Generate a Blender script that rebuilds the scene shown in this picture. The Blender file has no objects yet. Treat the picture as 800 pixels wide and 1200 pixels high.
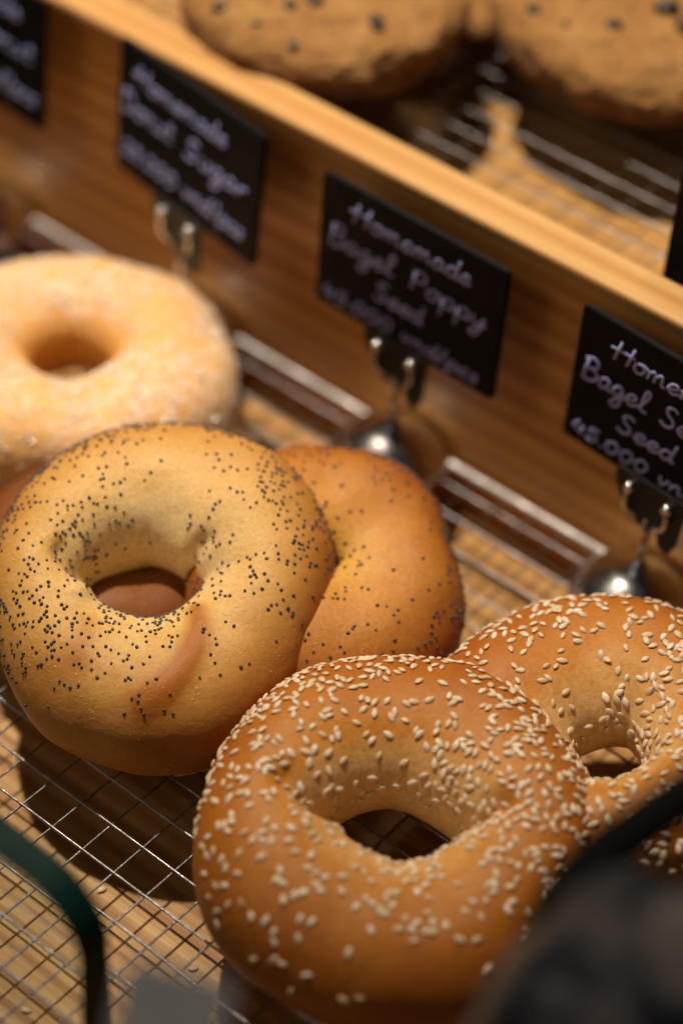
import bpy, bmesh, math, random
from mathutils import Vector, Matrix, noise, Euler
S = bpy.context.scene
COL = S.collection
C = 0.0127            # one cell of the cooling rack is half an inch; all coordinates below are in cells
PI = math.pi
rnd = random.Random(7)

# ------------------------------------------------------------------ camera
cd = bpy.data.cameras.new('camera'); cam = bpy.data.objects.new('camera', cd); COL.objects.link(cam)
S.camera = cam
R0 = Vector((0.76813634, 0.63735675, 0.06117958)); R1 = Vector((0.47015713, -0.49659289, -0.72962166)); R2 = Vector((-0.43464795, 0.58921293, -0.68110886))
CAMP = Vector((26.738, -22.106, 41.847))
m = Matrix((R0, -R1, -R2)).transposed().to_4x4(); m.translation = CAMP * C
cam.matrix_world = m
cd.sensor_fit = 'VERTICAL'; cd.sensor_height = 36; cd.lens = 2628.13 / 1200 * 36
cd.clip_start = 0.02; cd.clip_end = 50
cd.dof.use_dof = True; cd.dof.focus_distance = 52.6 * C; cd.dof.aperture_fstop = cd.lens * 1e-3 / (1.95 * C)
S.view_settings.view_transform = 'Standard'; S.view_settings.look = 'None'; S.view_settings.exposure = -0.05; S.view_settings.gamma = 1
S.render.resolution_x = 682; S.render.resolution_y = 1024

# ------------------------------------------------------------------ light
w = bpy.data.worlds.new('World'); S.world = w; w.use_nodes = True
w.node_tree.nodes['Background'].inputs[0].default_value = (0.55, 0.58, 0.80, 1); w.node_tree.nodes['Background'].inputs[1].default_value = 0.015
def spot(name, target, direction, dist, power, color, size, angle, blend):
    l = bpy.data.lights.new(name, 'SPOT'); l.energy = power; l.color = color; l.shadow_soft_size = size
    l.spot_size = math.radians(angle); l.spot_blend = blend
    o = bpy.data.objects.new(name, l); COL.objects.link(o)
    t = Vector(target) * C; d = Vector(direction).normalized(); o.location = t + d * dist
    o.rotation_euler = d.to_track_quat('Z', 'Y').to_euler(); return o
def area(name, target, direction, dist, power, color, sx, sy):
    l = bpy.data.lights.new(name, 'AREA'); l.energy = power; l.color = color; l.shape = 'RECTANGLE'; l.size = sx; l.size_y = sy
    o = bpy.data.objects.new(name, l); COL.objects.link(o)
    t = Vector(target) * C; d = Vector(direction).normalized(); o.location = t + d * dist
    o.rotation_euler = d.to_track_quat('Z', 'Y').to_euler(); return o
spot('ceiling_spot', (-4, 20, 0), (-0.32, 0.0, 1), 1.4, 114, (1, 0.83, 0.62), 0.022, 33, 1.0)
spot('ceiling_spot', (-2, 14, 0), (-0.05, 0.62, 1), 1.6, 18, (1, 0.82, 0.62), 0.16, 44, 1.0)
area('added_front_fill', (0, 10, 0), (-0.3, -0.9, 1.0), 1.5, 2.3, (1.0, 0.86, 0.68), 0.5, 0.35)  # added fill light from the front to soften shade on the undersides

# ------------------------------------------------------------------ helpers
def link(name, me, mats, parent=None):
    o = bpy.data.objects.new(name, me); COL.objects.link(o)
    for mt in (mats if isinstance(mats, (list, tuple)) else [mats]): me.materials.append(mt)
    if parent: o.parent = parent
    return o
def empty(name, loc=(0, 0, 0), rot=None):
    o = bpy.data.objects.new(name, None); COL.objects.link(o); o.empty_display_size = 0.01
    o.location = Vector(loc) * C
    if rot is not None: o.rotation_euler = rot.to_euler() if hasattr(rot, 'to_euler') else rot
    return o
def tag(o, label=None, cat=None, group=None, kind=None):
    if label: o['label'] = label
    if cat: o['category'] = cat
    if group: o['group'] = group
    if kind: o['kind'] = kind
    return o
def fin(bm, name, mats, parent=None, smooth=False):
    me = bpy.data.meshes.new(name)
    bm.normal_update(); bm.to_mesh(me); bm.free()
    me.transform(Matrix.Scale(C, 4))
    if smooth:
        for p in me.polygons: p.use_smooth = True
    return link(name, me, mats, parent)
def box(bm, x0, x1, y0, y1, z0, z1, bev=0.0, seg=2, mi=0):
    r = bmesh.ops.create_cube(bm, size=1, matrix=Matrix.Translation(((x0+x1)/2, (y0+y1)/2, (z0+z1)/2)) @ Matrix.Diagonal((x1-x0, y1-y0, z1-z0, 1)))
    fs = {f for v in r['verts'] for f in v.link_faces}
    for f in fs: f.material_index = mi
    if bev: bmesh.ops.bevel(bm, geom=list({e for v in r['verts'] for e in v.link_edges}), offset=bev, segments=seg, profile=0.5, affect='EDGES')
def tube(bm, pts, r, n=8, closed=False, flat=None):
    pts = [Vector(p) for p in pts]; rings = []; N = len(pts); up = None
    for i, p in enumerate(pts):
        if closed: t = pts[(i+1) % N] - pts[i-1]
        else: t = pts[min(i+1, N-1)] - pts[max(i-1, 0)]
        if t.length < 1e-9: t = Vector((1, 0, 0))
        t.normalize()
        if up is None: up = t.orthogonal().normalized()
        up = (up - t * up.dot(t))
        up = up.normalized() if up.length > 1e-6 else t.orthogonal().normalized()
        s = t.cross(up); rr = r[i] if isinstance(r, (list, tuple)) else r
        ring = []
        for k in range(n):
            d = up * math.cos(2*PI*k/n) + s * math.sin(2*PI*k/n)
            if flat: d = Vector((d.x, d.y * flat, d.z))
            ring.append(bm.verts.new(p + d * rr))
        rings.append(ring)
    M = N if closed else N - 1
    for i in range(M):
        a, b = rings[i], rings[(i+1) % N]
        for k in range(n): bm.faces.new((a[k], a[(k+1) % n], b[(k+1) % n], b[k]))
    if not closed:
        bm.faces.new(list(reversed(rings[0]))); bm.faces.new(rings[-1])
def lathe(bm, prof, n=48, axis=None):
    rings = []
    for r, z in prof:
        rings.append([bm.verts.new((r * math.cos(2*PI*k/n), r * math.sin(2*PI*k/n), z)) for k in range(n)])
    for a, b in zip(rings, rings[1:]):
        for k in range(n): bm.faces.new((a[k], a[(k+1) % n], b[(k+1) % n], b[k]))
    bm.faces.new(list(reversed(rings[0]))); bm.faces.new(rings[-1])
def catmull(pts, k=4):
    if len(pts) < 3: return pts
    P = [pts[0]] + list(pts) + [pts[-1]]; out = []
    for i in range(1, len(P) - 2):
        p0, p1, p2, p3 = P[i-1], P[i], P[i+1], P[i+2]
        for j in range(k):
            t = j / k
            out.append(tuple(0.5*((2*p1[c]) + (-p0[c]+p2[c])*t + (2*p0[c]-5*p1[c]+4*p2[c]-p3[c])*t*t + (-p0[c]+3*p1[c]-3*p2[c]+p3[c])*t**3) for c in range(2)))
    out.append(tuple(pts[-1])); return out

# ------------------------------------------------------------------ materials
class NT:
    def __init__(s, name):
        s.m = bpy.data.materials.new(name); s.m.use_nodes = True; s.t = s.m.node_tree; s.b = s.t.nodes['Principled BSDF']; s.out = s.t.nodes['Material Output']
    def n(s, typ, **kw):
        nd = s.t.nodes.new(typ)
        for k, v in kw.items():
            if k == 'inp':
                for a, b in v.items(): nd.inputs[a].default_value = b
            else: setattr(nd, k, v)
        return nd
    def l(s, a, b): s.t.links.new(a, b)
    def coord(s, scale=(1, 1, 1), rot=(0, 0, 0), kind='Object', loc=(0, 0, 0)):
        tc = s.n('ShaderNodeTexCoord'); mp = s.n('ShaderNodeMapping')
        mp.inputs['Scale'].default_value = [k / C for k in scale]; mp.inputs['Rotation'].default_value = rot; mp.inputs['Location'].default_value = loc
        s.l(tc.outputs[kind], mp.inputs[0]); return mp.outputs[0]
    def noise(s, co, scale, detail=4, rough=0.55, dist=0.0):
        n = s.n('ShaderNodeTexNoise', inp={'Scale': scale, 'Detail': detail, 'Roughness': rough, 'Distortion': dist}); s.l(co, n.inputs['Vector']); return n.outputs[0]
    def ramp(s, f, stops, interp='LINEAR'):
        r = s.n('ShaderNodeValToRGB'); e = r.color_ramp.elements; r.color_ramp.interpolation = interp
        while len(e) < len(stops): e.new(0.5)
        for el, (p, c) in zip(e, stops): el.position = p; el.color = (*c, 1) if len(c) == 3 else c
        s.l(f, r.inputs[0]); return r.outputs[0]
    def math(s, op, a, b=None, c=None, clamp=False):
        n = s.n('ShaderNodeMath', operation=op, use_clamp=clamp)
        for i, v in enumerate((a, b, c)):
            if v is None: continue
            if isinstance(v, (int, float)): n.inputs[i].default_value = v
            else: s.l(v, n.inputs[i])
        return n.outputs[0]
    def mix(s, f, a, b, typ='MIX'):
        n = s.n('ShaderNodeMix', data_type='RGBA', blend_type=typ)
        for i, v in ((0, f), (6, a), (7, b)):
            if isinstance(v, (int, float)): n.inputs[i].default_value = v
            elif isinstance(v, tuple): n.inputs[i].default_value = (*v, 1)
            else: s.l(v, n.inputs[i])
        return n.outputs[2]
    def bump(s, h, strength, dist, prev=None):
        n = s.n('ShaderNodeBump', inp={'Strength': strength, 'Distance': dist * C}); s.l(h, n.inputs['Height'])
        if prev is not None: s.l(prev, n.inputs['Normal'])
        return n.outputs[0]
    def set(s, **kw):
        for k, v in kw.items():
            k = k.replace('_', ' ')
            if hasattr(v, 'links') or hasattr(v, 'is_linked'): s.l(v, s.b.inputs[k])
            else: s.b.inputs[k].default_value = (*v, 1) if isinstance(v, tuple) and len(v) == 3 and s.b.inputs[k].type == 'RGBA' else v
        return s.m

def wood(name, cols, rotz=0.0, along=(0.05, 1, 1), waves=1.0, rough=0.5, band='Y'):
    k = NT(name); co = k.coord(along, (0, 0, rotz))
    big = k.noise(co, 0.55, 3, 0.5, 0.6)
    wv = k.n('ShaderNodeTexWave', wave_type='BANDS', bands_direction=band, inp={'Scale': 0.42 * waves, 'Distortion': 5.5, 'Detail': 2.5, 'Detail Scale': 0.7}); k.l(co, wv.inputs[0])
    fine = k.noise(k.coord((0.12*along[0]/0.05, 6, 6), (0, 0, rotz)), 1.3, 5, 0.65)
    f = k.math('ADD', k.math('MULTIPLY', wv.outputs[1], 0.45), k.math('MULTIPLY', big, 0.55))
    col = k.ramp(f, [(0.15, cols[0]), (0.45, cols[1]), (0.8, cols[2])])
    col = k.mix(k.ramp(fine, [(0.35, (0.55,)*3), (0.6, (0, 0, 0))]), col, cols[0])
    mott = k.noise(k.coord((1, 1, 1)), 0.25, 3)
    col = k.mix(k.ramp(mott, [(0.35, (0.35,)*3), (0.65, (0, 0, 0))]), col, cols[0])
    k.set(Base_Color=col, Roughness=k.ramp(fine, [(0.3, (rough+0.15,)*3), (0.7, (rough-0.08,)*3)]), Normal=k.bump(fine, 0.25, 0.05))
    return k.m
M_base = wood('pine_board', [(0.27, 0.11, 0.024), (0.54, 0.30, 0.095), (0.66, 0.42, 0.16)], rotz=math.radians(22), waves=1.3)
M_wall = wood('pine_divider', [(0.34, 0.125, 0.022), (0.62, 0.29, 0.065), (0.74, 0.40, 0.12)], along=(0.03, 1, 1), waves=0.9, rough=0.38, band='Z')
M_rim = wood('pine_rim', [(0.44, 0.20, 0.05), (0.60, 0.35, 0.12), (0.66, 0.42, 0.18)], along=(0.03, 1.0, 1.0), waves=1.0, rough=0.45)

def metal(name, col, rough, bumpy=0.0):
    k = NT(name); n = k.noise(k.coord(), 2.5, 4, 0.7)
    k.set(Metallic=1.0, Base_Color=k.ramp(n, [(0.3, tuple(c*0.6 for c in col)), (0.6, col)]), Roughness=k.ramp(n, [(0.3, (rough*1.8,)*3), (0.7, (rough,)*3)]))
    if bumpy: k.set(Normal=k.bump(k.noise(k.coord(), 6, 3, 0.6), bumpy, 0.02))
    return k.m
M_wire = metal('steel_wire', (0.30, 0.295, 0.32), 0.28, 1.2)
M_rail = metal('steel_rail', (0.56, 0.54, 0.55), 0.42, 0.5)
M_chrome = metal('chrome', (0.86, 0.86, 0.88), 0.13)
def plain(name, col, rough, **kw):
    k = NT(name); n = k.noise(k.coord(), 1.5, 5, 0.6)
    k.set(Base_Color=k.ramp(n, [(0.3, tuple(c*0.75 for c in col)), (0.7, col)]), Roughness=k.ramp(n, [(0.3, (rough,)*3), (0.7, (min(1, rough*1.3),)*3)]), **kw); return k.m
M_sign = plain('black_sign', (0.007, 0.007, 0.009), 0.6, Specular_IOR_Level=0.15)
M_ink = plain('chalk_marker', (0.42, 0.48, 0.98), 0.7)
M_clip = plain('black_clip', (0.008, 0.008, 0.009), 0.4)

def dough(name, pale, gold, brown, bias=0.0, streak=None, speck=0.5, rough=0.42):
    """crust: 'bake' mesh attribute is how browned that part of the loaf is"""
    k = NT(name); at = k.n('ShaderNodeAttribute', attribute_name='bake')
    n1 = k.noise(k.coord(), 0.35, 4, 0.55, 0.3); n2 = k.noise(k.coord(), 1.6, 5, 0.6); n3 = k.noise(k.coord(), 14, 3, 0.6)
    f = k.math('ADD', at.outputs['Fac'], k.math('MULTIPLY', k.math('SUBTRACT', n1, 0.5), 0.55))
    f = k.math('ADD', f, k.math('MULTIPLY', k.math('SUBTRACT', n2, 0.5), 0.18)); f = k.math('ADD', f, bias)
    col = k.ramp(f, [(0.05, pale), (0.42, gold), (0.95, brown)])
    vor = k.n('ShaderNodeTexVoronoi', feature='F1', inp={'Scale': 7.0, 'Randomness': 1.0}); k.l(k.coord(), vor.inputs['Vector'])
    msk = k.math('MULTIPLY', k.ramp(vor.outputs['Distance'], [(0.10, (1, 1, 1)), (0.24, (0, 0, 0))]), k.ramp(n2, [(0.5, (0, 0, 0)), (0.62, (1, 1, 1))]))
    col = k.mix(k.math('MULTIPLY', msk, speck), col, tuple(min(1, c*1.35+0.06) for c in gold))
    n4 = k.noise(k.coord(), 9, 6, 0.75)
    col = k.mix(k.ramp(n4, [(0.35, (0.30,)*3), (0.62, (0, 0, 0))]), col, (0.42, 0.19, 0.04), 'MULTIPLY') if False else k.mix(k.ramp(n4, [(0.36, (0.34,)*3), (0.56, (0, 0, 0))]), col, brown)
    h = k.math('ADD', k.math('MULTIPLY', n3, 0.35), k.math('MULTIPLY', msk, 0.6))
    nb = k.bump(h, 0.5, 0.045, k.bump(k.noise(k.coord(), 3.2, 6, 0.65), 0.26, 0.10))
    k.set(Base_Color=col, Roughness=k.ramp(n2, [(0.3, (rough+0.12,)*3), (0.7, (rough,)*3)]), Normal=nb, Specular_IOR_Level=0.26,
          Subsurface_Weight=0.10, Subsurface_Radius=(0.003, 0.0013, 0.0004), Subsurface_Scale=1.0)
    return k.m
PALE = (0.72, 0.53, 0.25)
M_poppy = dough('poppy_crust', (0.86, 0.66, 0.35), (0.70, 0.43, 0.13), (0.40, 0.135, 0.016))
M_poppy2 = dough('poppy_crust_dark', (0.70, 0.42, 0.09), (0.58, 0.26, 0.042), (0.24, 0.055, 0.008))
M_ses = dough('sesame_crust', (0.86, 0.62, 0.29), (0.55, 0.225, 0.030), (0.30, 0.075, 0.007))
M_plain = dough('plain_crust_shaded', (0.6, 0.4, 0.16), (0.26, 0.095, 0.022), (0.14, 0.04, 0.008))  # crust colours darkened to paint in the shade under the front bagel
def seedmat(name, a, b, rough):
    k = NT(name); oi = k.n('ShaderNodeObjectInfo'); n = k.noise(k.coord(), 2.2, 2); n2 = k.noise(k.coord(), 12, 2)
    f = k.math('ADD', n, k.math('MULTIPLY', k.math('SUBTRACT', oi.outputs['Random'], 0.5), 0.3))
    k.set(Base_Color=k.mix(k.math('MULTIPLY', n2, 0.4), k.ramp(f, [(0.3, a), (0.65, b)]), a), Roughness=rough, Normal=k.bump(n2, 0.3, 0.02)); return k.m
M_sseed = seedmat('sesame_seed', (0.66, 0.48, 0.30), (0.94, 0.87, 0.76), 0.45)
M_pseed = seedmat('poppy_seed', (0.035, 0.030, 0.042), (0.14, 0.13, 0.17), 0.5)
def donutmat():
    k = NT('sugared_dough'); at = k.n('ShaderNodeAttribute', attribute_name='bake')
    n1 = k.noise(k.coord(), 0.5, 4, 0.6); n2 = k.noise(k.coord(), 3.2, 7, 0.75)
    f = k.math('ADD', at.outputs['Fac'], k.math('MULTIPLY', k.math('SUBTRACT', n1, 0.5), 0.7))
    base = k.ramp(f, [(0.1, (0.84, 0.48, 0.15)), (0.6, (0.82, 0.42, 0.09)), (1, (0.84, 0.42, 0.08))])
    sug = k.math('MULTIPLY', k.ramp(n2, [(0.44, (0, 0, 0)), (0.60, (1, 1, 1))]), k.ramp(n1, [(0.38, (0.15,)*3), (0.6, (0.80,)*3)]))
    sug = k.math('MULTIPLY', sug, k.ramp(at.outputs['Fac'], [(0.42, (1, 1, 1)), (0.62, (0.1,)*3)]))
    k.set(Base_Color=k.mix(sug, base, (0.90, 0.75, 0.70)), Roughness=0.5, Normal=k.bump(n2, 0.6, 0.09), Subsurface_Weight=0.12, Subsurface_Radius=(0.005, 0.0025, 0.001), Subsurface_Scale=1.0); return k.m
M_donut = donutmat()
M_sugar = plain('sugar_crystal', (0.92, 0.88, 0.84), 0.25)
def cookiemat():
    k = NT('cookie_crumb'); n1 = k.noise(k.coord(), 0.7, 5, 0.6); n2 = k.noise(k.coord(), 5.0, 5, 0.7)
    at = k.n('ShaderNodeAttribute', attribute_name='bake')
    f = k.math('ADD', k.math('MULTIPLY', n1, 0.5), k.math('MULTIPLY', n2, 0.5)); f = k.math('SUBTRACT', f, k.math('MULTIPLY', at.outputs['Fac'], 0.35))
    col = k.ramp(f, [(0.18, (0.10, 0.03, 0.007)), (0.43, (0.44, 0.205, 0.055)), (0.68, (0.68, 0.38, 0.13))])
    k.set(Base_Color=col, Roughness=0.75, Normal=k.bump(n2, 1.0, 0.28, k.bump(n1, 0.8, 0.6))); return k.m
M_cookie = cookiemat()
M_choc = plain('chocolate', (0.020, 0.010, 0.009), 0.35)

# ------------------------------------------------------------------ setting: counter under everything
bm = bmesh.new(); box(bm, -160, 160, -60, 120, -6.0, -3.3)
tag(fin(bm, 'counter', plain('dark_counter', (0.03, 0.02, 0.015), 0.5)), kind='structure')

# ------------------------------------------------------------------ wooden display box
H = 8.14; YF = 18.1; YB = 19.42; ZB = -1.74; ZU = 4.95
disp = tag(empty('wooden_display_box', (0, 6, -3)), 'stepped pine wood display box whose upright board divides the lower tray from the upper one', 'display box')
def part(bm, name, mats, root, smooth=False):
    o = fin(bm, name, mats, root, smooth); o.matrix_parent_inverse = Matrix.Translation(-root.location); return o
bm = bmesh.new(); box(bm, -34, 34, -9, YF - 0.004, -3.0, ZB, 0.06); part(bm, 'lower_board', M_base, disp)
bm = bmesh.new(); box(bm, -34, 34, YF, YB - 0.1, -3.0, H - 0.5, 0.04); part(bm, 'divider_board', M_wall, disp)
bm = bmesh.new(); box(bm, -34, 34, YF - 0.06, YB, H - 0.497, H, 0.13, 3); part(bm, 'divider_rim', M_rim, disp)
bm = bmesh.new(); box(bm, -34, 34, YB - 0.09, 60, ZU - 1.0, ZU, 0.05); part(bm, 'upper_board', M_base, disp)
bm = bmesh.new(); box(bm, -34, 34, 60.01, 61.3, -3.0, H + 8, 0.05); part(bm, 'back_board', M_wall, disp)

# ------------------------------------------------------------------ wire racks
def rack(label, x0, x1, y0, y1, z, zb, group, wr=1.0):
    root = tag(empty('wire_cooling_rack', ((x0+x1)/2, (y0+y1)/2, zb)), label, 'cooling rack', group)
    r = random.Random(int(z*10)+3)
    def wob(s): return noise.noise(Vector(s)) * 0.035
    bm = bmesh.new()
    for j in range(math.ceil(y0), math.floor(y1) + 1):
        if j > y1 - 0.5: continue
        tube(bm, [(x, j + wob((x*0.13, j*3.1, z)), z + 0.035 + wob((x*0.15, j*1.7, 9))) for x in [x0 + (x1-x0)*i/60 for i in range(61)]], 0.036*wr, 8)
    part(bm, 'lengthwise_wires', M_wire, root, True)
    bm = bmesh.new()
    for i in range(math.ceil(x0), math.floor(x1) + 1):
        tube(bm, [(i + wob((y*0.13, i*2.3, z+4)), y, z - 0.035 + wob((y*0.15, i*1.3, 5))) for y in [y0 + (y1-y0)*k/40 for k in range(41)]], 0.032*wr, 8)
    part(bm, 'crosswise_wires', M_wire, root, True)
    bm = bmesh.new(); q = 0.9; pts = []
    for cx, cy, a0 in ((x1-q, y1-q, 0), (x0+q, y1-q, 90), (x0+q, y0+q, 180), (x1-q, y0+q, 270)):
        for s in range(7): a = math.radians(a0 + 15*s); pts.append((cx + q*math.cos(a), cy + q*math.sin(a), z))
    tube(bm, pts, 0.135, 12, closed=True); part(bm, 'rim_rail', M_rail, root, True)
    for fx in (x0+1.5, x1-1.5):
        for fy in (y0+1.5, y1-1.5):
            bm = bmesh.new(); tube(bm, [(fx-0.5, fy, z-0.07), (fx-0.45, fy, zb+0.12), (fx, fy, zb+0.05), (fx+0.45, fy, zb+0.12), (fx+0.5, fy, z-0.07)], 0.06, 8); part(bm, 'foot', M_wire, root, True)
rack('steel wire cooling rack with square mesh on the lower board under the bagels', -26.5, 24.5, -6.5, 17.74, 0.0, ZB, 'wire cooling racks')
rack('steel wire cooling rack with square mesh on the upper board under the cookies', -26.5, 24.5, 20.3, 44.5, 6.55, ZU, 'wire cooling racks', 0.72)

# ------------------------------------------------------------------ ring loaves
AX = Vector((0.77, 0.638, 0)).normalized(); AZ = math.atan2(AX.y, AX.x)
def pose(tilt=0, side=0, spin=0):
    return Matrix.Rotation(math.radians(tilt), 3, AX) @ Matrix.Rotation(math.radians(side), 3, Vector((-AX.y, AX.x, 0))) @ Matrix.Rotation(AZ + math.radians(spin), 3, 'Z')
class Ring:
    """ring loaf; u=0 is picture right, u=90 degrees is away from the viewer; v=0 outside, 90 top, 180 hole wall"""
    def __init__(s, seed, R, w, ht, hb, el=1.0, lump=0.12, off=(0, 0), wmod=(), fold=(), hole=None, fill=0.0):
        s.sd = seed; s.R = R; s.w = w; s.ht = ht; s.hb = hb; s.el = el; s.lump = lump; s.off = off; s.wmod = wmod; s.fold = fold; s.hole = hole; s.fill = fill
    def p(s, u, v):
        cu, su, cv, sv = math.cos(u), math.sin(u), math.cos(v), math.sin(v)
        w = s.w; ht = s.ht
        for a, amp, wd in s.wmod:
            d = (u - math.radians(a) + PI) % (2*PI) - PI; g = math.exp(-(d / math.radians(wd))**2); w += amp * g; ht += amp * 0.7 * g
        R = s.R
        if s.hole:
            ho = s.R + s.w; hi = (abs(cu / s.hole[0])**1.45 + abs(su / s.hole[1])**1.45 + 0.02)**(-1/1.45); dw = (ho - hi) / 2 - s.w; w += dw; R = (ho + hi) / 2
        r = R + w * math.copysign(abs(cv)**0.93, cv)
        if sv >= 0: z = ht * (sv**0.92 if cv > 0 or not s.fill else 1 - (1 - sv**0.92) * (1 - s.fill))
        else: z = -s.hb * (-sv)**0.92
        off = max(0, -cv)
        x = r * cu + s.off[0] * off; y = r * su * s.el + s.off[1] * off
        P = Vector((x, y, z))
        n = noise.noise(P * 0.27 + Vector((s.sd*7.1, 3, 1))) * s.lump * 2.0 + noise.noise(P * 0.75 + Vector((s.sd*3.3, 8, 2))) * s.lump * 0.55 + noise.noise(P * 2.4 + Vector((s.sd, 1, 5))) * s.lump * 0.08
        dr = Vector((cv * cu, cv * su, sv * (0.65 + 0.35 * math.tanh(sv * 3))))
        for a0, v0, a1, v1, wd, amp in s.fold:   # raised or pinched creases between two (u, v) points
            du = (u - math.radians(a0) + PI) % (2*PI) - PI; dv = (v - math.radians(v0) + PI) % (2*PI) - PI
            eu = (math.radians(a1 - a0) + PI) % (2*PI) - PI; ev = math.radians(v1 - v0)
            L = eu*eu + ev*ev; t = max(0, min(1, (du*eu + dv*ev) / L)); dd = math.hypot(du - t*eu, (dv - t*ev) * 0.6)
            n += amp * math.exp(-(dd / math.radians(wd))**2)
        return P + dr * n
    def pn(s, u, v, e=0.01):
        a = s.p(u, v); n = (s.p(u+e, v) - s.p(u-e, v)).cross(s.p(u, v+e) - s.p(u, v-e))
        return a, n.normalized()
    def bake(s, u, v):
        cv, sv = math.cos(v), math.sin(v)
        b = 0.47 + 0.36 * cv + 0.08 * sv
        return b
    def mesh(s, name, mat, root, nu=220, nv=112, bakef=None):
        me = bpy.data.meshes.new(name); vs = []; bk = []
        for i in range(nu):
            for j in range(nv):
                u, v = 2*PI*i/nu, 2*PI*j/nv; vs.append(s.p(u, v) * C); bk.append((bakef or s.bake)(u, v))
        fs = [(i*nv+j, ((i+1) % nu)*nv+j, ((i+1) % nu)*nv+(j+1) % nv, i*nv+(j+1) % nv) for i in range(nu) for j in range(nv)]
        me.from_pydata(vs, [], fs); me.polygons.foreach_set('use_smooth', [True]*len(fs))
        at = me.attributes.new('bake', 'FLOAT', 'POINT'); at.data.foreach_set('value', bk)
        return link(name, me, mat, root)
def seed_mesh(kind, r):
    bm = bmesh.new()
    if kind == 'sesame':
        bmesh.ops.create_uvsphere(bm, u_segments=10, v_segments=8, radius=1)
        for v in bm.verts:
            x, y, z = v.co; tp = 1 - 0.42 * max(0, x)**1.3 + 0.08 * min(0, x)
            v.co = Vector((x * 0.134, y * 0.076 * tp, z * 0.042 * tp))
    elif kind == 'poppy':
        bmesh.ops.create_icosphere(bm, subdivisions=2, radius=0.039)
        for v in bm.verts:
            v.co = v.co * (1 + r.uniform(-0.08, 0.08)); v.co.x *= 1.15; v.co.z *= 0.85
    me = bpy.data.meshes.new(kind + '_seed'); bm.to_mesh(me); bm.free(); me.transform(Matrix.Scale(C, 4))
    for p in me.polygons: p.use_smooth = True
    return me
def scatter(root, ring, kind, count, dens, mat, seed, embed, mind, vr=(8, 172), clump=0.6):
    r = random.Random(seed); prot = seed_mesh(kind, r); prot.materials.append(mat)
    cell = {}; placed = []; tries = 0
    while len(placed) < count and tries < count * 60:
        tries += 1
        u = r.uniform(0, 2*PI); v = math.radians(r.uniform(*vr))
        rad = (ring.R + ring.w * math.cos(v)) / (ring.R + ring.w)
        P = None
        d = dens(math.degrees(u), math.degrees(v)) * rad
        if r.random() > d: continue
        P, N = ring.pn(u, v)
        c1 = noise.noise(P * 1.25 + Vector((seed, 0, 0))) * 0.5 + 0.5; c2 = noise.noise(P * 0.5 + Vector((0, seed, 0))) * 0.5 + 0.5
        if r.random() < clump and r.random() > max(0.0, min(1.0, (c1*0.6 + c2*0.4 - 0.36) * 4.2)): continue
        key = tuple(int(math.floor(c / mind)) for c in P); ok = True
        for dx in (-1, 0, 1):
            for dy in (-1, 0, 1):
                for dz in (-1, 0, 1):
                    for q in cell.get((key[0]+dx, key[1]+dy, key[2]+dz), ()):
                        if (q - P).length < mind * r.uniform(0.72, 1.05): ok = False
        if not ok: continue
        cell.setdefault(key, []).append(P)
        t = N.orthogonal().normalized(); t = Matrix.Rotation(r.uniform(0, 2*PI), 3, N) @ t
        N2 = (N + Vector((r.gauss(0, 1), r.gauss(0, 1), r.gauss(0, 1))) * (0.16 if kind == 'sesame' else 0.3)).normalized()
        t = (t - N2 * t.dot(N2)).normalized(); b = N2.cross(t); sc = r.uniform(0.80, 1.14)
        M = Matrix((t, b, N2)).transposed().to_4x4() @ Matrix.Scale(sc, 4); M.translation = (P + N * embed) * C
        placed.append((P, N, M))
    rm = root.rotation_euler.to_matrix(); loc = root.location / C
    def score(it):
        P, N, M = it; W = loc + rm @ P; d = CAMP - W; return (rm @ N).dot(d.normalized()) * (50 / d.length)**3
    placed.sort(key=score, reverse=True)
    top = placed[:100]; rest = placed[100:]
    for P, N, M in top:
        o = bpy.data.objects.new(kind + '_seed', prot); COL.objects.link(o); o.parent = root; o.matrix_local = M
    bm = bmesh.new()
    for P, N, M in rest:
        n0 = len(bm.verts); bm.from_mesh(prot); bm.verts.ensure_lookup_table()
        bmesh.ops.transform(bm, matrix=M, verts=bm.verts[n0:])
    if rest:
        me = bpy.data.meshes.new(kind + '_seeds'); bm.to_mesh(me)
        for p in me.polygons: p.use_smooth = True
        tag(link(kind + '_seeds', me, mat, root), kind='stuff')
    bm.free(); return len(placed)
def seg(u, v, a0, v0, a1, v1):
    du = (u - a0 + 180) % 360 - 180; dv = (v - v0 + 180) % 360 - 180; eu = (a1 - a0 + 180) % 360 - 180; ev = v1 - v0
    t = max(0, min(1, (du*eu + dv*ev) / (eu*eu + ev*ev))); return math.hypot(du - t*eu, (dv - t*ev) * 0.6)
def ang(u, c, w):
    d = (u - c + 180) % 360 - 180; return math.exp(-(d / w)**2)

POPLOC = (0.25, 6.65, 2.6)
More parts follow.
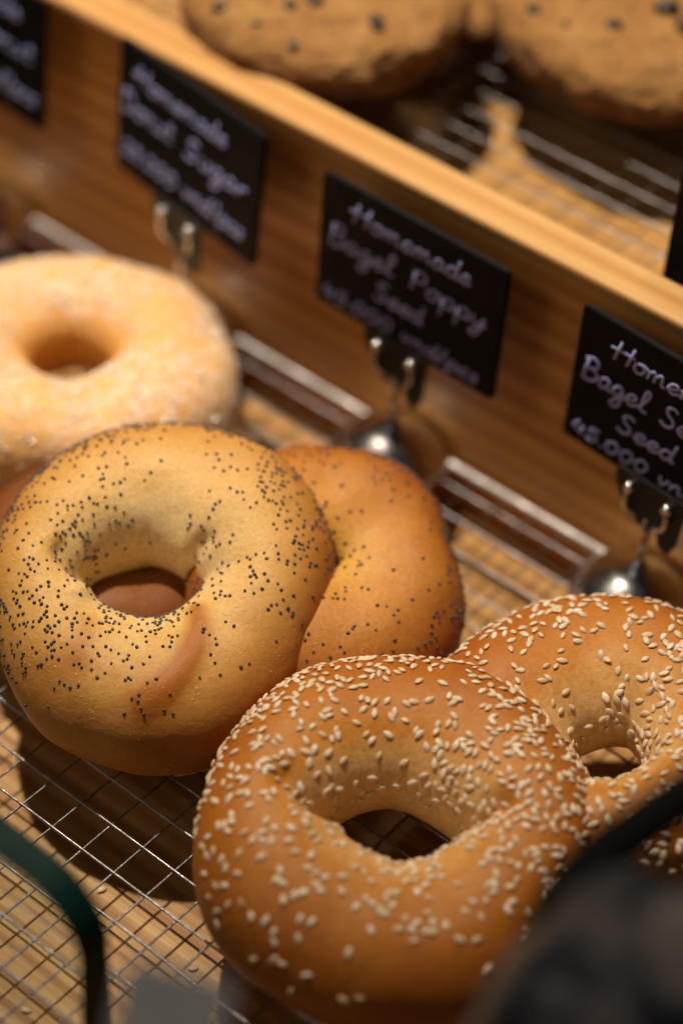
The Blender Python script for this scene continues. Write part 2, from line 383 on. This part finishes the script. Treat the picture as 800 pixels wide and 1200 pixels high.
# --- poppy seed bagel in front
root = tag(empty('poppy_seed_bagel', POPLOC, pose(15, -3)), 'pale golden poppy seed bagel in sharp focus with a brown crease below its hole', 'bagel', 'poppy seed bagels')
rg = Ring(1, 2.52, 1.66, 1.64, 1.45, 1.12, 0.13, off=(-0.35, -0.1), hole=(1.42, 0.98), wmod=((265, 0.14, 50), (20, 0.08, 40)), fold=((270, 62, 316, 122, 8, 0.10), (200, 178, 176, 110, 7, -0.26), (188, 178, 204, 120, 8, 0.12), (20, 178, 28, 140, 8, -0.2)))
def bk(u, v):
    b = Ring.bake(rg, u, v) - 0.05; ud = math.degrees(u); vd = math.degrees(v); vd = vd - 360 if vd > 200 else vd
    b += 0.62 * math.exp(-(seg(ud, vd, 270, 62, 316, 122) / 7.0)**2) + 0.25 * math.exp(-(seg(ud, vd, 236, 75, 228, 105) / 7.0)**2)
    b += 0.10 * ang(ud, 280, 50) * math.exp(-((vd - 20)/30)**2) + 0.10*ang(ud, 0, 40)*max(0, math.cos(v)); b -= 0.12 * ang(ud, 90, 55) * (0.4 + 0.6 / (1 + math.exp(-(vd - 55)/14.0))); return b
rg.mesh('crust', M_poppy, root, bakef=bk)
def dn(u, v):
    d = 0.30 + 0.9*ang(u, 270, 70)*math.exp(-((v-135)/22)**2) + 0.5*ang(u, 185, 45) + 0.75*ang(u, 110, 75)*math.exp(-((v-25)/22)**2) + 0.35*ang(u, 20, 35)
    if v < 50: d *= max(0, 1 - 1.25*ang(u, 275, 62))
    d *= 1 - 0.75*ang(u, 318, 26); d *= 1 - 0.85*ang(u, 80, 40)*(1 if 60 < v < 175 else 0); 
    return min(1, d * (0.5 if v > 165 else 1))
scatter(root, rg, 'poppy', 1080, dn, M_pseed, 11, 0.012, 0.078, (8, 172), 0.85)
# --- poppy bagel behind it
root = tag(empty('poppy_seed_bagel', (2.75, 10.0, 2.0), pose(12, 3, 90)), 'darker browned poppy seed bagel half hidden behind the front one, next to the chrome stand', 'bagel', 'poppy seed bagels')
rg2 = Ring(2, 2.3, 1.65, 1.7, 1.5, 0.90, 0.16, hole=(0.35, 0.35), fill=0.62)
rg2.mesh('crust', M_poppy2, root, 160, 80)
scatter(root, rg2, 'poppy', 620, lambda u, v: 0.25 + (0.8*math.exp(-((v-35)/30)**2)), M_pseed, 12, 0.012, 0.085, (-8, 172), 0.85)
# --- plain bagel under the front one
root = tag(empty('plain_bagel', (-2.2, 7.7, 1.3), pose(0, 0, 15)), 'brown bagel underneath darkened for shade, seen through the hole of the front poppy seed bagel', 'bagel')
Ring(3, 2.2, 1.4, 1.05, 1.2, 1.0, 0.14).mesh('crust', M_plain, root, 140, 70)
# --- sesame bagels
root = tag(empty('sesame_seed_bagel', (9.05, 5.0, 1.85), pose(8, 0)), 'large sesame seed bagel in front with the rack showing through its hole', 'bagel', 'sesame seed bagels')
rg3 = Ring(4, 2.72, 1.78, 1.70, 1.55, 1.06, 0.12, off=(-0.15, 0.0), hole=(1.74, 0.93), wmod=((200, 0.1, 40), (20, 0.08, 40)), fold=((186, 178, 170, 105, 7, -0.26), (198, 178, 196, 110, 9, 0.10), (352, 178, 0, 120, 7, -0.24)))
rg3.mesh('crust', M_ses, root)
def ds(u, v):
    d = 0.24 + 1.0*ang(u, 15, 42)*(1 if v > 55 else 0.5) + 0.5*ang(u, 115, 40) + 0.30*ang(u, 180, 30) + 0.45*ang(u, 270, 60)*math.exp(-((v-130)/30)**2)
    if v < 62: d *= 1 - 0.80*ang(u, 275, 58)
    if v > 118: d *= 1 - 0.95*ang(u, 100, 42)
    return min(1, d)
scatter(root, rg3, 'sesame', 780, ds, M_sseed, 21, 0.020, 0.155, (12, 176), 0.62)
root = tag(empty('sesame_seed_bagel', (11.1, 10.3, 2.1), pose(4, -4, 60)), 'sesame seed bagel cut off by the right edge, below the rightmost sign', 'bagel', 'sesame seed bagels')
rg4 = Ring(5, 2.55, 1.66, 1.55, 1.5, 1.0, 0.14, hole=(1.05, 1.0), off=(-0.45, -0.35))
rg4.mesh('crust', M_ses, root, 180, 90)
scatter(root, rg4, 'sesame', 700, lambda u, v: 0.55 + 0.4*ang(u, 300, 60), M_sseed, 22, 0.020, 0.155, (10, 172), 0.55)
# --- sugar donut
root = tag(empty('sugar_donut', (-7.85, 11.75, 1.8), pose(0, 0)), 'pale sugar coated ring donut lying on the rack at the left edge', 'donut')
rg5 = Ring(6, 2.6, 1.9, 1.4, 1.5, 1.0, 0.14, hole=(1.15, 1.1))
rg5.mesh('dough', M_donut, root, 180, 90, bakef=lambda u, v: 0.40 - 0.28*math.cos(v) - 0.22*math.sin(v))
bm = bmesh.new(); r = random.Random(5)
for _ in range(5200):
    u = r.uniform(0, 2*PI); v = r.uniform(-0.5, 2.3); P, N = rg5.pn(u, v)
    if noise.noise(P * 0.9) < r.uniform(-0.6, 0.35): continue
    s = r.uniform(0.022, 0.05); bmesh.ops.create_cube(bm, size=s*1.3, matrix=Matrix.Translation(P + N*s*0.3) @ Euler((r.random()*3, r.random()*3, r.random()*3)).to_matrix().to_4x4())
tag(fin(bm, 'sugar_grains', M_sugar, root), kind='stuff')

# ------------------------------------------------------------------ cookies
def cookie(label, loc, rad, th, rot, seed, chips, group='chocolate chip cookies'):
    root = tag(empty('chocolate_chip_cookie', loc, rot), label, 'cookie', group)
    r = random.Random(seed); me = bpy.data.meshes.new('cookie_dough'); vs = []; bk = []; nu, nv = 200, 110
    def surf(u, t):   # t 0 top centre .. 1 bottom centre
        if t < 0.5: q = t / 0.5; a = q**0.8 * PI/2; rr = math.sin(a)**0.80; z = th * (math.cos(a)**0.48 if q < 1 else 0) * 0.75
        else: q = (t - 0.5) / 0.5; rr = math.cos(q*PI/2)**0.35 if q < 1 else 0; z = -th * 0.25 * math.sin(q*PI/2)**0.6
        R = rad * (1 + 0.05 * noise.noise(Vector((math.cos(u)*1.3, math.sin(u)*1.3, seed)))); P = Vector((rr*R*math.cos(u), rr*R*math.sin(u), z))
        P += Vector((math.cos(u), math.sin(u), 0.8)) * (noise.noise(P*0.8 + Vector((seed, 0, 0))) * 0.20 + noise.noise(P*2.2 + Vector((seed, 4, 0))) * 0.07 + abs(noise.noise(P*6.0 + Vector((seed, 4, 7)))) * 0.07) * min(1, rr*3 + 0.3); return P
    for i in range(nu):
        for j in range(nv):
            t = (j + 0.02) / (nv - 1 + 0.04); P = surf(2*PI*i/nu, t); vs.append(P * C); bk.append(max(0, min(1, (t - 0.36) * 4)))
    fs = [(i*nv+j, i*nv+j+1, ((i+1) % nu)*nv+j+1, ((i+1) % nu)*nv+j) for i in range(nu) for j in range(nv-1)]
    fs += [tuple(i*nv for i in range(nu)), tuple(i*nv+nv-1 for i in reversed(range(nu)))]
    me.from_pydata(vs, [], fs); me.polygons.foreach_set('use_smooth', [True]*len(fs)); me.attributes.new('bake', 'FLOAT', 'POINT').data.foreach_set('value', bk)
    link('cookie_dough', me, M_cookie, root)
    inv = rot.inverted() if hasattr(rot, 'inverted') else Matrix.Identity(3)
    for x, y, s in chips:
        rr = math.hypot(x, y) / rad; a = math.atan2(y, x); lo, hi = 0.0, 0.5
        for _ in range(20):
            md = (lo+hi)/2; P = surf(a, md)
            if math.hypot(P.x, P.y) < rr * rad: lo = md
            else: hi = md
        P = surf(a, lo); bm = bmesh.new(); bmesh.ops.create_icosphere(bm, subdivisions=2, radius=s)
        for v in bm.verts: v.co *= 1 + noise.noise(v.co * 4 + Vector((x, y, 0))) * 0.5; v.co.z *= 0.6; v.co.x *= 1.2; v.co += P
        fin(bm, 'chocolate_chip', M_choc, root, True)
def chips(seed, n, rad, extra=()):
    r = random.Random(seed); out = list(extra)
    for _ in range(n):
        a = r.uniform(0, 6.28); q = rad * math.sqrt(r.random()) * 0.93; out.append((q*math.cos(a), q*math.sin(a), r.uniform(0.10, 0.26)))
    return out
cookie('thick brown chocolate chip cookie at the top edge, left of the dark gap', (-8.75, 23.1, 8.4), 4.1, 1.9, pose(8, 0), 31, chips(1, 26, 3.9))
cookie('thick golden chocolate chip cookie in the top right corner', (-1.65, 28.75, 8.4), 4.25, 1.9, pose(8, 0), 32, chips(2, 14, 4.2, [(0.6, -1.0, 0.34), (1.2, -1.7, 0.36), (-3.2, -1.2, 0.22)]))
cookie('cookie of which only a sliver shows in the gap at the top edge', (-8.0, 29.9, 7.05), 3.9, 1.1, pose(0, 0), 33, chips(3, 10, 3.9))
cookie('shaded cookie lying under the cookie left of the dark gap', (-8.8, 23.5, 7.05), 3.1, 1.1, pose(0, 0), 34, [])
cookie('shaded cookie lying under the golden cookie in the top right corner', (-1.2, 30.0, 7.05), 3.2, 1.1, pose(0, 0), 35, [])

# ------------------------------------------------------------------ handwriting
G = {
 'H': (1.5, [[(0.1, 0), (0.25, 2)], [(1.05, 0), (1.25, 2)], [(-0.35, 1.05), (0.5, 1.15), (1.5, 1.1)]]),
 'o': (1.0, [[(0.55, 1), (0.15, 0.8), (0.1, 0.3), (0.4, 0), (0.75, 0.2), (0.8, 0.7), (0.55, 1), (1.05, 0.8)]]),
 'm': (1.6, [[(0.05, 0.9), (0.15, 0.5), (0.15, 0)], [(0.15, 0.5), (0.4, 1), (0.6, 0.8), (0.65, 0)], [(0.65, 0.5), (0.95, 1), (1.15, 0.8), (1.2, 0.15), (1.5, 0.1)]]),
 'n': (1.1, [[(0.05, 0.9), (0.15, 0.5), (0.15, 0)], [(0.15, 0.5), (0.45, 1), (0.7, 0.8), (0.72, 0.15), (1.0, 0.15)]]),
 'e': (0.95, [[(0.0, 0.35), (0.5, 0.5), (0.75, 0.8), (0.5, 1), (0.18, 0.75), (0.15, 0.25), (0.45, 0), (0.95, 0.3)]]),
 'a': (1.1, [[(0.75, 0.85), (0.45, 1), (0.12, 0.6), (0.2, 0.1), (0.5, 0.05), (0.75, 0.5), (0.8, 0.9), (0.78, 0.2), (1.1, 0.15)]]),
 'd': (1.1, [[(0.75, 0.8), (0.45, 1), (0.1, 0.6), (0.2, 0.1), (0.5, 0.05), (0.78, 0.5), (0.9, 2.0), (0.82, 0.2), (1.1, 0.15)]]),
 'B': (1.35, [[(0.2, 0), (0.3, 2)], [(0.05, 1.8), (0.6, 2.1), (1.05, 1.75), (0.85, 1.2), (0.4, 1.1), (0.95, 1.05), (1.2, 0.6), (0.9, 0.05), (0.2, 0.0)]]),
 'g': (1.05, [[(0.75, 0.85), (0.45, 1), (0.12, 0.6), (0.2, 0.15), (0.5, 0.1), (0.78, 0.7), (0.75, -0.6), (0.45, -1), (0.15, -0.75), (0.6, -0.1), (1.05, 0.3)]]),
 'l': (0.75, [[(0.05, 0.2), (0.5, 1.2), (0.6, 1.9), (0.38, 2.05), (0.25, 1.5), (0.3, 0.2), (0.75, 0.15)]]),
 'p': (1.05, [[(0.15, 0.9), (0.2, -1)], [(0.18, 0.6), (0.45, 1), (0.85, 0.8), (0.8, 0.25), (0.45, 0.05), (0.22, 0.2)], [(0.7, 0.1), (1.05, 0.2)]]),
 'P': (1.25, [[(0.25, 0), (0.3, 2)], [(0.1, 1.8), (0.6, 2.05), (1.05, 1.7), (0.9, 1.1), (0.3, 0.95)]]),
 'y': (1.05, [[(0.1, 1), (0.2, 0.3), (0.5, 0.15), (0.8, 0.9)], [(0.85, 1), (0.7, -0.5), (0.4, -1), (0.15, -0.7), (0.7, 0), (1.05, 0.4)]]),
 'S': (1.3, [[(1.05, 1.8), (0.7, 2.05), (0.3, 1.75), (0.45, 1.25), (0.9, 0.85), (0.95, 0.3), (0.5, 0), (0.1, 0.3)]]),
 's': (0.8, [[(0.65, 0.9), (0.35, 1), (0.2, 0.75), (0.55, 0.4), (0.5, 0.05), (0.1, 0.1)]]),
 'u': (1.1, [[(0.1, 1), (0.15, 0.3), (0.4, 0.05), (0.75, 0.4), (0.8, 1), (0.8, 0.2), (1.1, 0.15)]]),
 'r': (0.85, [[(0.1, 0.9), (0.2, 0)], [(0.18, 0.6), (0.4, 0.95), (0.75, 0.95)]]),
 'D': (1.45, [[(0.25, 0), (0.3, 2)], [(0.05, 1.9), (0.7, 1.95), (1.25, 1.3), (1.1, 0.4), (0.6, 0), (0.1, 0.05)]]),
 't': (0.8, [[(0.4, 1.7), (0.35, 0.2), (0.7, 0.1)], [(0.05, 1.15), (0.75, 1.15)]]),
 'c': (0.85, [[(0.7, 0.85), (0.4, 1), (0.12, 0.55), (0.3, 0.05), (0.8, 0.2)]]),
 'v': (0.9, [[(0.08, 1), (0.35, 0.05), (0.75, 1)]]),
 '/': (0.7, [[(0.1, -0.3), (0.5, 2.0)]]), '.': (0.45, [[(0.2, 0.0), (0.25, 0.08), (0.2, 0.12)]]), ' ': (0.75, []),
 '0': (1.15, [[(0.55, 1.6), (0.15, 1.1), (0.2, 0.3), (0.55, 0), (0.9, 0.5), (0.9, 1.2), (0.55, 1.6)]]),
 '4': (1.1, [[(0.35, 1.6), (0.1, 0.6), (0.95, 0.6)], [(0.75, 1.2), (0.72, 0)]]),
 '5': (1.05, [[(0.85, 1.6), (0.3, 1.6), (0.25, 0.95), (0.7, 0.95), (0.85, 0.45), (0.5, 0), (0.1, 0.15)]]),
 '2': (1.05, [[(0.15, 1.3), (0.45, 1.6), (0.8, 1.25), (0.55, 0.6), (0.1, 0), (0.95, 0.05)]]),
 '8': (1.05, [[(0.8, 1.4), (0.5, 1.6), (0.2, 1.3), (0.7, 0.7), (0.75, 0.2), (0.45, 0), (0.15, 0.3), (0.75, 1.1), (0.8, 1.4)]]),
}
def write(root, text, x0, z0, width, xh, y, rad=0.044, slope=0.0, name='handwriting'):
    tot = sum(G[c][0] for c in text); sx = width / tot; bm = bmesh.new(); x = 0
    for c in text:
        adv, strokes = G[c]
        for st in strokes:
            pts = catmull(st, 4)
            tube(bm, [(x0 + (x + px + 0.12*pz)*sx, y, z0 + slope*(x+px)*sx + pz*xh) for px, pz in pts], rad, 6, flat=0.3)
        x += adv
    fin(bm, name, M_ink, root, True)
SW, SH = 6.2, 4.2
def sign(loc, yaw, label, lines, lean=0):
    root = tag(empty('price_sign', loc, Euler((math.radians(lean), 0, math.radians(yaw)))), label, 'price sign', 'black price signs')
    bm = bmesh.new(); q = 0.14; fr = []; bkv = []
    for cx, cz, a0 in ((SW/2-q, SH-q, 0), (-SW/2+q, SH-q, 90), (-SW/2+q, q, 180), (SW/2-q, q, 270)):
        for s in range(5): a = math.radians(a0 + 22.5*s); fr.append((cx + q*math.cos(a), cz + q*math.sin(a)))
    A = [bm.verts.new((x, -0.09, z)) for x, z in fr]; B = [bm.verts.new((x, 0.09, z)) for x, z in fr]
    bm.faces.new(A); bm.faces.new(list(reversed(B)))
    for i in range(len(fr)): j = (i+1) % len(fr); bm.faces.new((A[j], A[i], B[i], B[j]))
    bmesh.ops.recalc_face_normals(bm, faces=bm.faces[:]); bmesh.ops.bevel(bm, geom=[e for e in bm.edges if abs(e.verts[0].co.y - e.verts[1].co.y) < 1e-4], offset=0.025, segments=2, affect='EDGES')
    fin(bm, 'board', M_sign, root)
    for t, u0, u1, v, xh in lines: write(root, t, -SW/2 + u0*SW, SH*(1-v), (u1-u0)*SW, xh, -0.10)
def stand(loc, yaw, label, up=0.0):
    root = tag(empty('sign_stand', loc, Euler((0, 0, math.radians(yaw)))), label, 'sign stand', 'chrome sign stands')
    bm = bmesh.new()
    lathe(bm, [(1.66, 0.0), (1.72, 0.06), (1.69, 0.16), (1.56, 0.38), (1.32, 0.62), (1.00, 0.84), (0.64, 1.02), (0.32, 1.16), (0.16, 1.4)], 64); fin(bm, 'base', M_chrome, root, True)
    bm = bmesh.new(); tube(bm, [(0, 0, 1.0), (0, 0, 2.75 + up)], 0.13, 16); fin(bm, 'stem', M_chrome, root, True)
    bm = bmesh.new(); tube(bm, [(0, 0, 2.6 + up), (0, 0, 2.85 + up)], 0.2, 16)
    for s in (-1, 1):
        tube(bm, [(0, 0, 2.7 + up), (0.35*s, -0.15, 2.75 + up), (0.62*s, -0.26, 2.95 + up), (0.66*s, -0.28, 3.3 + up), (0.6*s, -0.26, 3.62 + up)], 0.075, 10)
        bmesh.ops.create_uvsphere(bm, u_segments=16, v_segments=12, radius=0.16, matrix=Matrix.Translation((0.6*s, -0.26, 3.66 + up)))
    fin(bm, 'spring_clip', M_chrome, root, True)
    bm = bmesh.new()
    P = [(-1.1, 4.05), (1.1, 4.05), (1.02, 2.6), (0.84, 2.2), (0.5, 2.3), (0.38, 2.75), (-0.1, 2.6), (-0.45, 2.65), (-0.85, 3.1), (-1.1, 3.7)]
    A = [bm.verts.new((x, -0.19, z)) for x, z in [(a, b + up) for a, b in P]]; B = [bm.verts.new((x, -0.115, z)) for x, z in [(a, b + up) for a, b in P]]
    bm.faces.new(A); bm.faces.new(list(reversed(B)))
    for i in range(len(P)): j = (i+1) % len(P); bm.faces.new((A[j], A[i], B[i], B[j]))
    bmesh.ops.recalc_face_normals(bm, faces=bm.faces[:]); fin(bm, 'black_jaw', M_clip, root)
ZS = 3.85
def pair(x, y, yaw, sl, stl, lines, zb=0.08, zs=4.1, lean=0):
    stand((x - 0.1, y, zb), yaw, stl, zs - 3.93); sign((x, y, zb - 0.08 + zs), yaw, sl, lines, lean)
pair(-0.3, 16.7, -1.5, 'black price sign reading bagel poppy seed, in the middle of the row', 'chrome dome stand holding the middle sign, behind the darker poppy seed bagel',
     [('Homemade', 0.18, 0.82, 0.25, 0.30), ('Bagel', 0.05, 0.42, 0.50, 0.34), ('Poppy', 0.50, 0.92, 0.50, 0.32), ('Seed', 0.32, 0.60, 0.73, 0.30), ('45.000 vnd/pcs', 0.04, 0.92, 0.93, 0.25)])
pair(7.97, 16.7, -4, 'black price sign reading bagel sesame seed, cut off by the right edge', 'chrome dome stand holding the rightmost lower sign, above the cut off sesame bagel',
     [('Homemade', 0.18, 0.82, 0.25, 0.30), ('Bagel', 0.04, 0.38, 0.50, 0.34), ('Sesame', 0.44, 0.90, 0.50, 0.32), ('Seed', 0.25, 0.55, 0.73, 0.30), ('45.000 vnd/pcs', 0.04, 0.92, 0.93, 0.25)])
pair(-8.25, 16.7, -9, 'black price sign reading donut sugar, blurred behind the sugar donut', 'metal stand of the donut sugar sign, mostly hidden behind the sugar donut',
     [('Homemade', 0.12, 0.76, 0.27, 0.30), ('Donut', 0.02, 0.40, 0.52, 0.34), ('Sugar', 0.48, 0.92, 0.54, 0.32), ('28.000 vnd/pcs', 0.04, 0.92, 0.85, 0.28)], zs=4.45, lean=-3)
pair(-16.75, 16.7, -3, 'black price sign cut off by the left edge in the upper left corner', 'stand of the leftmost sign, out past the left edge beside the rack',
     [('Homemade', 0.16, 0.84, 0.25, 0.30), ('Donut', 0.5, 0.93, 0.52, 0.32), ('28.000 vnd/pcs', 0.06, 0.96, 0.84, 0.28)], zs=4.8, lean=-3)
sign((8.1, 20.25, 6.7), -4, 'black sign standing on the upper rack, a dark sliver at the right edge', [])

# ------------------------------------------------------------------ glass panel with green edge
def glassmat():
    k = NT('clear_glass'); k.set(Base_Color=(0.90, 0.97, 0.94), Roughness=0.0, Transmission_Weight=1.0, IOR=1.5); return k.m
M_glass = glassmat()
M_edge = plain('green_glass_edge', (0.003, 0.042, 0.035), 0.5, Specular_IOR_Level=0.2)
root = tag(empty('glass_panel', (-5, -3, -2)), 'clear glass panel with a dark green rounded edge in the lower left corner', 'glass panel')
bm = bmesh.new(); GX, GZ, GQ, GT = 7.8, 6.45, 1.5, 0.8; P = [(-22, -3.0), (-22, GZ)]
for s in range(13): a = math.radians(90 - 7.5*s); P.append((GX - GQ + GQ*math.cos(a), GZ - GQ + GQ*math.sin(a)))
P.append((GX, -3.0)); A = [bm.verts.new((x, -3.0, z)) for x, z in P]; B = [bm.verts.new((x, -3.0 - GT, z)) for x, z in P]
bm.faces.new(A); bm.faces.new(list(reversed(B)))
for i in range(len(P)):
    j = (i+1) % len(P); f = bm.faces.new((A[j], A[i], B[i], B[j])); f.material_index = 1
bmesh.ops.recalc_face_normals(bm, faces=bm.faces[:])
part(bm, 'pane', [M_glass, M_edge], root)

# ------------------------------------------------------------------ blurred things in the near corner
def blob(name, loc, sx, sy, sz, seed, mat, parent, rot=(0, 0, 0), amp=0.35, fr=0.6, sub=5):
    bm = bmesh.new(); bmesh.ops.create_icosphere(bm, subdivisions=sub, radius=1)
    for v in bm.verts:
        p = v.co.copy(); p = Vector([math.copysign(abs(c)**0.75, c) for c in p]); q = Vector((p.x*sx, p.y*sy, p.z*sz))
        n = noise.noise(q*fr + Vector((seed, 0, 0))); n2 = 1 - abs(noise.noise(q*fr*2.3 + Vector((0, seed, 0))))*2
        v.co = q + p.normalized() * amp * (n*1.2 + n2*0.5)
    bmesh.ops.transform(bm, matrix=Matrix.Translation(loc) @ Euler(rot).to_matrix().to_4x4(), verts=bm.verts)
    return part(bm, name, mat, parent, True)
k = NT('black_plastic_reflections'); n = k.noise(k.coord(), 0.55, 4, 0.5)
k.set(Base_Color=k.ramp(n, [(0.42, (0.008, 0.010, 0.014)), (0.50, (0.08, 0.09, 0.11)), (0.60, (0.36, 0.30, 0.28))]), Roughness=k.ramp(n, [(0.3, (0.25,)*3), (0.7, (0.5,)*3)])); M_bag = k.m  # grey and brown mottles are reflections painted into the black plastic
root = tag(empty('black_bag', (17.2, -1.2, -1.2)), 'out of focus black plastic bag with a thick black strap in the lower right corner', 'bag')
blob('bag_body', (18.3, -1.2, 5.8), 2.8, 3.0, 7.0, 3, M_bag, root)
bm = bmesh.new(); tube(bm, [(16.4, -1.6, 8.6), (16.1, -0.9, 10.4), (16.15, -0.3, 11.5), (16.35, 0.25, 12.05), (16.75, 1.1, 12.6), (17.4, 2.5, 13.4), (18.3, 4.2, 14.0), (19.4, 5.2, 13.6), (20.2, 4.6, 11.6), (20.2, 2.6, 9.0)], 0.45, 14); part(bm, 'strap', plain('black_strap', (0.006, 0.006, 0.007), 0.6), root, True)
bm = bmesh.new(); box(bm, -0.85, 0.85, -0.04, 0.04, 0, 2.2, 0.03)
o = fin(bm, 'white_card', plain('white_card', (0.92, 0.90, 0.92), 0.8)); o.location = Vector((14.0, -8.4, 11.9))*C; o.rotation_euler = (math.radians(-40), 0, math.radians(25))
tag(o, 'blurred white card at the bottom edge beside the green glass edge', 'card')

# ------------------------------------------------------------------ loose seeds fallen through the rack
r = random.Random(9); loose = seed_mesh('sesame', r); loose.materials.append(M_sseed)
for x, y in ((2.45, -1.45), (4.55, -1.65), (5.6, -2.6), (6.3, 1.2), (7.8, -0.6), (3.2, 1.4), (9.6, 13.6), (4.2, 14.9)):
    o = bpy.data.objects.new('sesame_seed', loose); COL.objects.link(o)
    o.location = Vector((x + r.uniform(-.2, .2), y, ZB + 0.045)) * C; o.rotation_euler = (r.uniform(-.1, .1), r.uniform(-.1, .1), r.uniform(0, 6))
    tag(o, 'single sesame seed fallen through the rack onto the pine board', 'seed', 'loose sesame seeds on the board')
